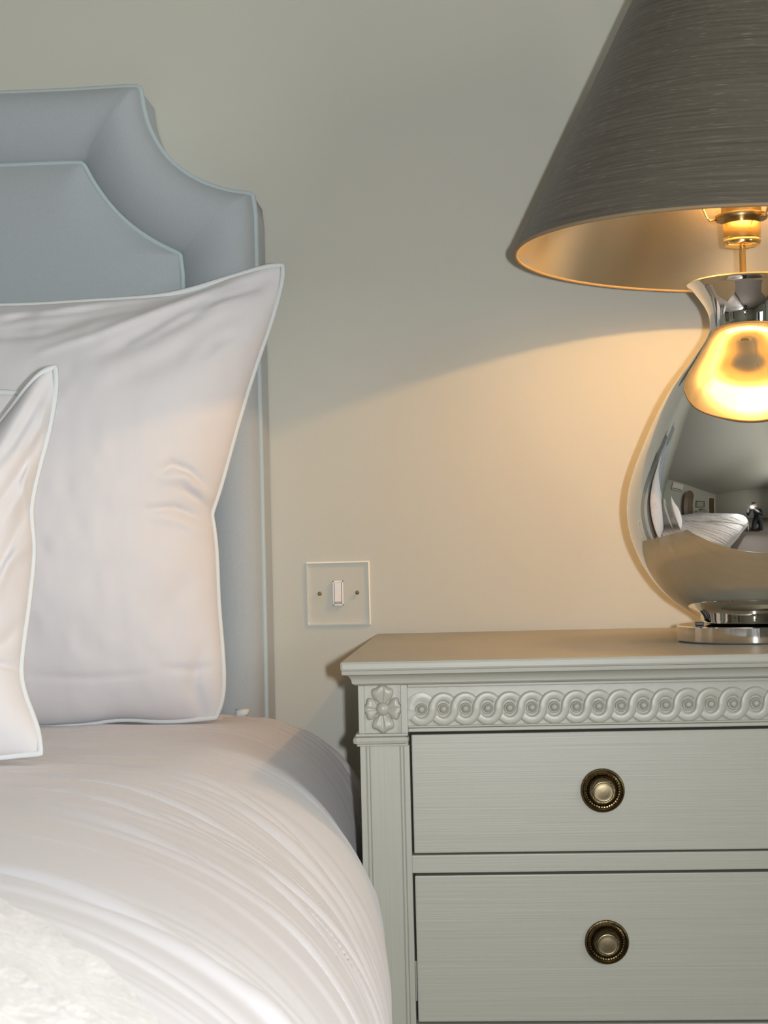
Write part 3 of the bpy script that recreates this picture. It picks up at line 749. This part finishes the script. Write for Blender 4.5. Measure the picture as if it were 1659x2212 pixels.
box('drawer_runner', (xd0-.0024, xd0-.0006, YD+.004, -.513, at(900, 2165, YD).z, at(900, 2078, YD).z), M['runner'], chest)

# ------------------------------------------------------------------ table lamp
lamp = thing('table_lamp', 'table lamp with silvered gourd-shaped base and dark taupe silk shade', 'table lamp', (LX, LY, ZTOP))
def lz(py): 
    return at(1603+(py-535)*.0254, py, LY).z
def lr(px, py):
    a = 1603+(py-535)*.0254; return (a-px)/F_PX*(LY-CAM.y)*1.0
zd = lz(1347)
rb = .0846
lathe('base_disc', [(.0001, ZTOP+.0005), (rb-.002, ZTOP+.0005), (rb, ZTOP+.002), (rb, zd-.0012), (rb-.0012, zd), (.0001, zd)], LX, LY, M['chrome'], lamp, seg=128)
sil = [(1512, 1340), (1503.8, 1328), (1479, 1312.7), (1449.1, 1292.8), (1419.3, 1263), (1394.4, 1228.2), (1377, 1195.8), (1363.3, 1161), (1355.9, 1128.7), (1352.6, 1096.4), (1354.6, 1066.5), (1362, 1029),
       (1377, 984.5), (1394.9, 942), (1416.5, 893), (1441.7, 845.2), (1464, 812.8), (1486.4, 785.5), (1503.8, 761), (1520.5, 738), (1529.5, 722), (1533.5, 706), (1533.2, 691), (1529.9, 673.6), (1521.2, 656), (1508.8, 638.7), (1493.9, 619)]
prof = [(lr(a, b)*.988, lz(b)) for a, b in sil]
P = smoothline(prof, 140, 3)
rl = lr(1485.5, 612); zl_ = lz(611)
full = [(.0001, zd+.0004), (.050, zd+.0004), (.0565, zd+.002)] + [tuple(p) for p in P] + [(rl-.001, zl_-.0015), (rl, zl_), (rl-.0008, zl_+.0015), (rl-.004, zl_+.0012), (rl-.012, zl_-.008), (.042, zl_-.028), (.0001, zl_-.030)]
lathe('vase_body', full, LX, LY, M['mirror_glass'], lamp, seg=160)
box('rubber_pad', (LX-.067, LX-.058, LY-.02, LY-.012, zd, zd+.004), M['black'], lamp, bev=.001)
# lamp holder
zh = lambda Yz: lz(400+Yz/4.021)
ax_off = 0.0
stem_b = zl_-.029
lathe('stem', [(.0001, stem_b), (.016, stem_b), (.016, stem_b+.004), (.006, stem_b+.010), (.0040, stem_b+.02), (.0036, zh(590)), (.0036, zh(520))], LX, LY, M['gold'], lamp, seg=24)
hp = [(.0036, zh(540)), (.0085, zh(540)), (.0150, zh(538)), (.0195, zh(525)), (.0208, zh(500)), (.0205, zh(480)), (.0196, zh(470)), (.0207, zh(462)), (.0212, zh(335)), (.0205, zh(325)), (.0205, zh(310))]
lathe('lamp_holder', hp, LX, LY, M['gold'], lamp, seg=48)
lathe('shade_ring', [(.018, zh(318)), (.0285, zh(300)), (.0292, zh(285)), (.0288, zh(262)), (.0225, zh(262)), (.0222, zh(225)), (.0222, zh(170)), (.0180, zh(160)), (.0135, zh(150)), (.0135, zh(140))], LX, LY, M['brass_light'], lamp, seg=48)
SRx = .2561; zrim = ZC+.328; TILT = (-.0395, 0, zrim)
SH = .36; RTOP = SRx-.125/.272*SH*.98
sh = []
nS = 26
for k in range(nS): f = k/(nS-1); sh.append((SRx+(RTOP-SRx)*f, zrim+SH*f))
shade = lathe('lamp_shade', sh, LX, LY, M['silk'], lamp, seg=192, uv=True, tilt=TILT)
lin = lathe('shade_lining', [(r-.0022, z) for r, z in sh], LX, LY, M['liner'], shade, seg=192, tilt=TILT)
def ringpts(R, z, n=192): return [(LX+R*math.cos(a)-(z-TILT[2])*TILT[0], LY+R*math.sin(a), z+R*math.cos(a)*TILT[0]) for a in [2*PI*k/n for k in range(n)]]
tube('lower_binding', ringpts(SRx-.0011, zrim), .0021, M['shade_trim'], shade, closed=True, seg=10)
tube('upper_binding', ringpts(RTOP-.0011, zrim+SH), .0030, M['shade_trim'], shade, closed=True, seg=10)
for k in range(3):
    a = math.radians(186+k*120); c_, s_ = math.cos(a), math.sin(a); zf = zh(300)
    Rw = lambda z: (SRx+(RTOP-SRx)*(z-zrim)/SH-.004)
    zt_ = zrim+SH-.06
    pts = [(LX+.028*c_, LY+.028*s_, zf), (LX+.036*c_, LY+.036*s_, zf-.001), (LX+.039*c_, LY+.039*s_, zf+.003), (LX+.050*c_, LY+.050*s_, zf+.028), (LX+.075*c_, LY+.075*s_, zf+.11), (LX+Rw(zt_)*c_, LY+Rw(zt_)*s_, zt_)]
    tube('shade_arm', pts, .0014, M['gold'], lamp, seg=8)
zbulb = zrim+.0946+.014
zs_ = zh(150)
zbulb = max(zbulb, zs_+.030)
print('BULB', zbulb-zrim, zs_-zrim)
bulb = lathe('bulb', [(.0125, zs_-.002), (.0125, zs_+.012), (.016, zs_+.018), (.024, zbulb-.012), (.0275, zbulb), (.025, zbulb+.014), (.016, zbulb+.024), (.0001, zbulb+.0275)], LX, LY, M['clear'], lamp, seg=32)
tube('filament', [(LX+.004*math.cos(q*1.9), LY+.004*math.sin(q*1.9), zbulb-.004+q*.0006) for q in range(14)], .0006, M['filament'], bulb, seg=5)
lb = light('bulb_light', 'POINT', (0, 0, 0), BULB_E, BULB_COL, shadow_soft_size=.007)
lb.parent = lamp; lb.location = (0, 0, zbulb-ZTOP)

# ------------------------------------------------------------------ the photographer, seen only mirrored in the lamp
cb_ = thing('compact_camera', 'small black camera held upright by the kneeling photographer', 'camera', (0, -D-.02, ZC))
box('camera_body', (-.032, .040, -D-.040, -D-.014, ZC-.052, ZC+.052), M['black'], cb_, bev=.005, seg=4)
lathe('lens', [(.0225, D+.016), (.0225, D+.006), (.021, D+.0035), (.017, D+.0035), (.015, D+.008), (.0001, D+.009)], 0, ZC, M['black'], cb_, seg=32, axis='y').scale = (1, 1, 1)
lens = [c for c in cb_.children if c.name.startswith('lens')][0]
lens.data.transform(Matrix.Translation((0, 0, 0)))
for v in lens.data.vertices: v.co.y = v.co.y
boxes('flash_unit', [(.044, .062, -D-.030, -D-.004, ZC-.016, ZC+.030)], M['black'], cb_, bev=.003)
def person():
    J = {}
    def add(n, co, rad, par=None): J[n] = (Vector(co), rad, par)
    add('pelvis', (.16, -2.66, .36), .135)
    add('waist', (.15, -2.66, .52), .115, 'pelvis'); add('chest', (.13, -2.60, .70), .135, 'waist'); add('collar', (.11, -2.55, .82), .09, 'chest')
    add('neck', (.09, -2.51, .89), .052, 'collar'); add('jaw', (.07, -2.46, .95), .065, 'neck'); add('skull', (.065, -2.46, 1.02), .082, 'jaw'); add('crown', (.065, -2.47, 1.085), .055, 'skull')
    for s, q in ((-1, 'l'), (1, 'r')):
        add('sh'+q, (.11+s*.16, -2.55, .79), .062, 'collar'); add('el'+q, (.10+s*.24, -2.42, .58), .046, 'sh'+q)
        add('wr'+q, (.025+s*.105, -2.22, .80), .029, 'el'+q); add('pa'+q, (.010+s*.078, -2.165, .86), .026, 'wr'+q)
        for i, (dz, ln) in enumerate(((.030, .050), (.012, .058), (-.006, .054), (-.023, .044))):
            b = Vector((.006+s*.074, -2.150, .895+dz-.02)); add(f'f{i}a{q}', b, .0095, 'pa'+q); add(f'f{i}b{q}', b+Vector((-s*.006, .022, .004)), .0085, f'f{i}a{q}'); add(f'f{i}c{q}', b+Vector((-s*.020, .022+ln*.1, .005)), .0075, f'f{i}b{q}')
        add('ta'+q, (.006+s*.058, -2.180, .87), .011, 'pa'+q); add('tb'+q, (.006+s*.040, -2.176, .885), .0095, 'ta'+q)
        add('hi'+q, (.16+s*.10, -2.64, .30), .105, 'pelvis'); add('kn'+q, (.16+s*.13, -2.32, .085), .065, 'hi'+q)
        add('an'+q, (.16+s*.11, -2.72, .060), .042, 'kn'+q); add('to'+q, (.16+s*.11, -2.84, .045), .035, 'an'+q)
    names = list(J); me = bpy.data.meshes.new('person')
    me.from_pydata([J[n][0] for n in names], [(names.index(J[n][2]), names.index(n)) for n in names if J[n][2]], [])
    o = bpy.data.objects.new('person_skeleton', me); C.objects.link(o)
    o.modifiers.new('skin', 'SKIN')
    for i, n in enumerate(names):
        v = me.skin_vertices[0].data[i]; v.radius = (J[n][1], J[n][1]); v.use_root = (n == 'pelvis')
    sub = o.modifiers.new('sub', 'SUBSURF'); sub.levels = 2; sub.render_levels = 2
    dg = bpy.context.evaluated_depsgraph_get(); dg.update()
    m2 = bpy.data.meshes.new_from_object(o.evaluated_get(dg)); bpy.data.objects.remove(o)
    base = Vector((.16, -2.6, 0))
    m2.materials.clear(); m2.materials.append(M['cloth_dark']); m2.materials.append(M['skin']); m2.materials.append(M['cloth_white'])
    for p in m2.polygons:
        c = p.center; p.use_smooth = True
        if c.z > .90 and c.y < -2.38: p.material_index = 1
        elif c.y > -2.20 and c.z > .6: p.material_index = 1
        elif c.y > -2.27 and c.z > .6: p.material_index = 2
    m2.transform(Matrix.Translation(-base))
    b = bpy.data.objects.new('person', m2); b.location = base; C.objects.link(b)
    tag(b, 'person in black kneeling beyond the foot of the bed, holding up a camera', 'person')
    hv = []
    lathe('hair', [(.0001, 1.138), (.04, 1.130), (.070, 1.105), (.086, 1.06), (.090, 1.01), (.084, .99)], .065, -2.485, M['hair'], b, seg=32)
    for s in (-1, 1):
        lathe('eye', [(.0001, 2.384), (.007, 2.386), (.011, 2.392), (.012, 2.40)], .065+s*.030, 1.012, M['white_paint'], b, seg=16, axis='y')
        lathe('ear', [(.0001, 2.452), (.016, 2.456), (.020, 2.466)], .065+s*.082, 1.0, M['skin'], b, seg=16, axis='y')
    mesh('nose', [(.065, -2.362, .985), (.050, -2.386, .980), (.080, -2.386, .980), (.065, -2.386, 1.018)], [(0, 1, 2), (0, 2, 3), (0, 3, 1)], M['skin'], b)
    box('mouth', (.045, .085, -2.397, -2.388, .952, .959), mat('lips', (.4, .16, .13), .5), b, bev=.002)
person()
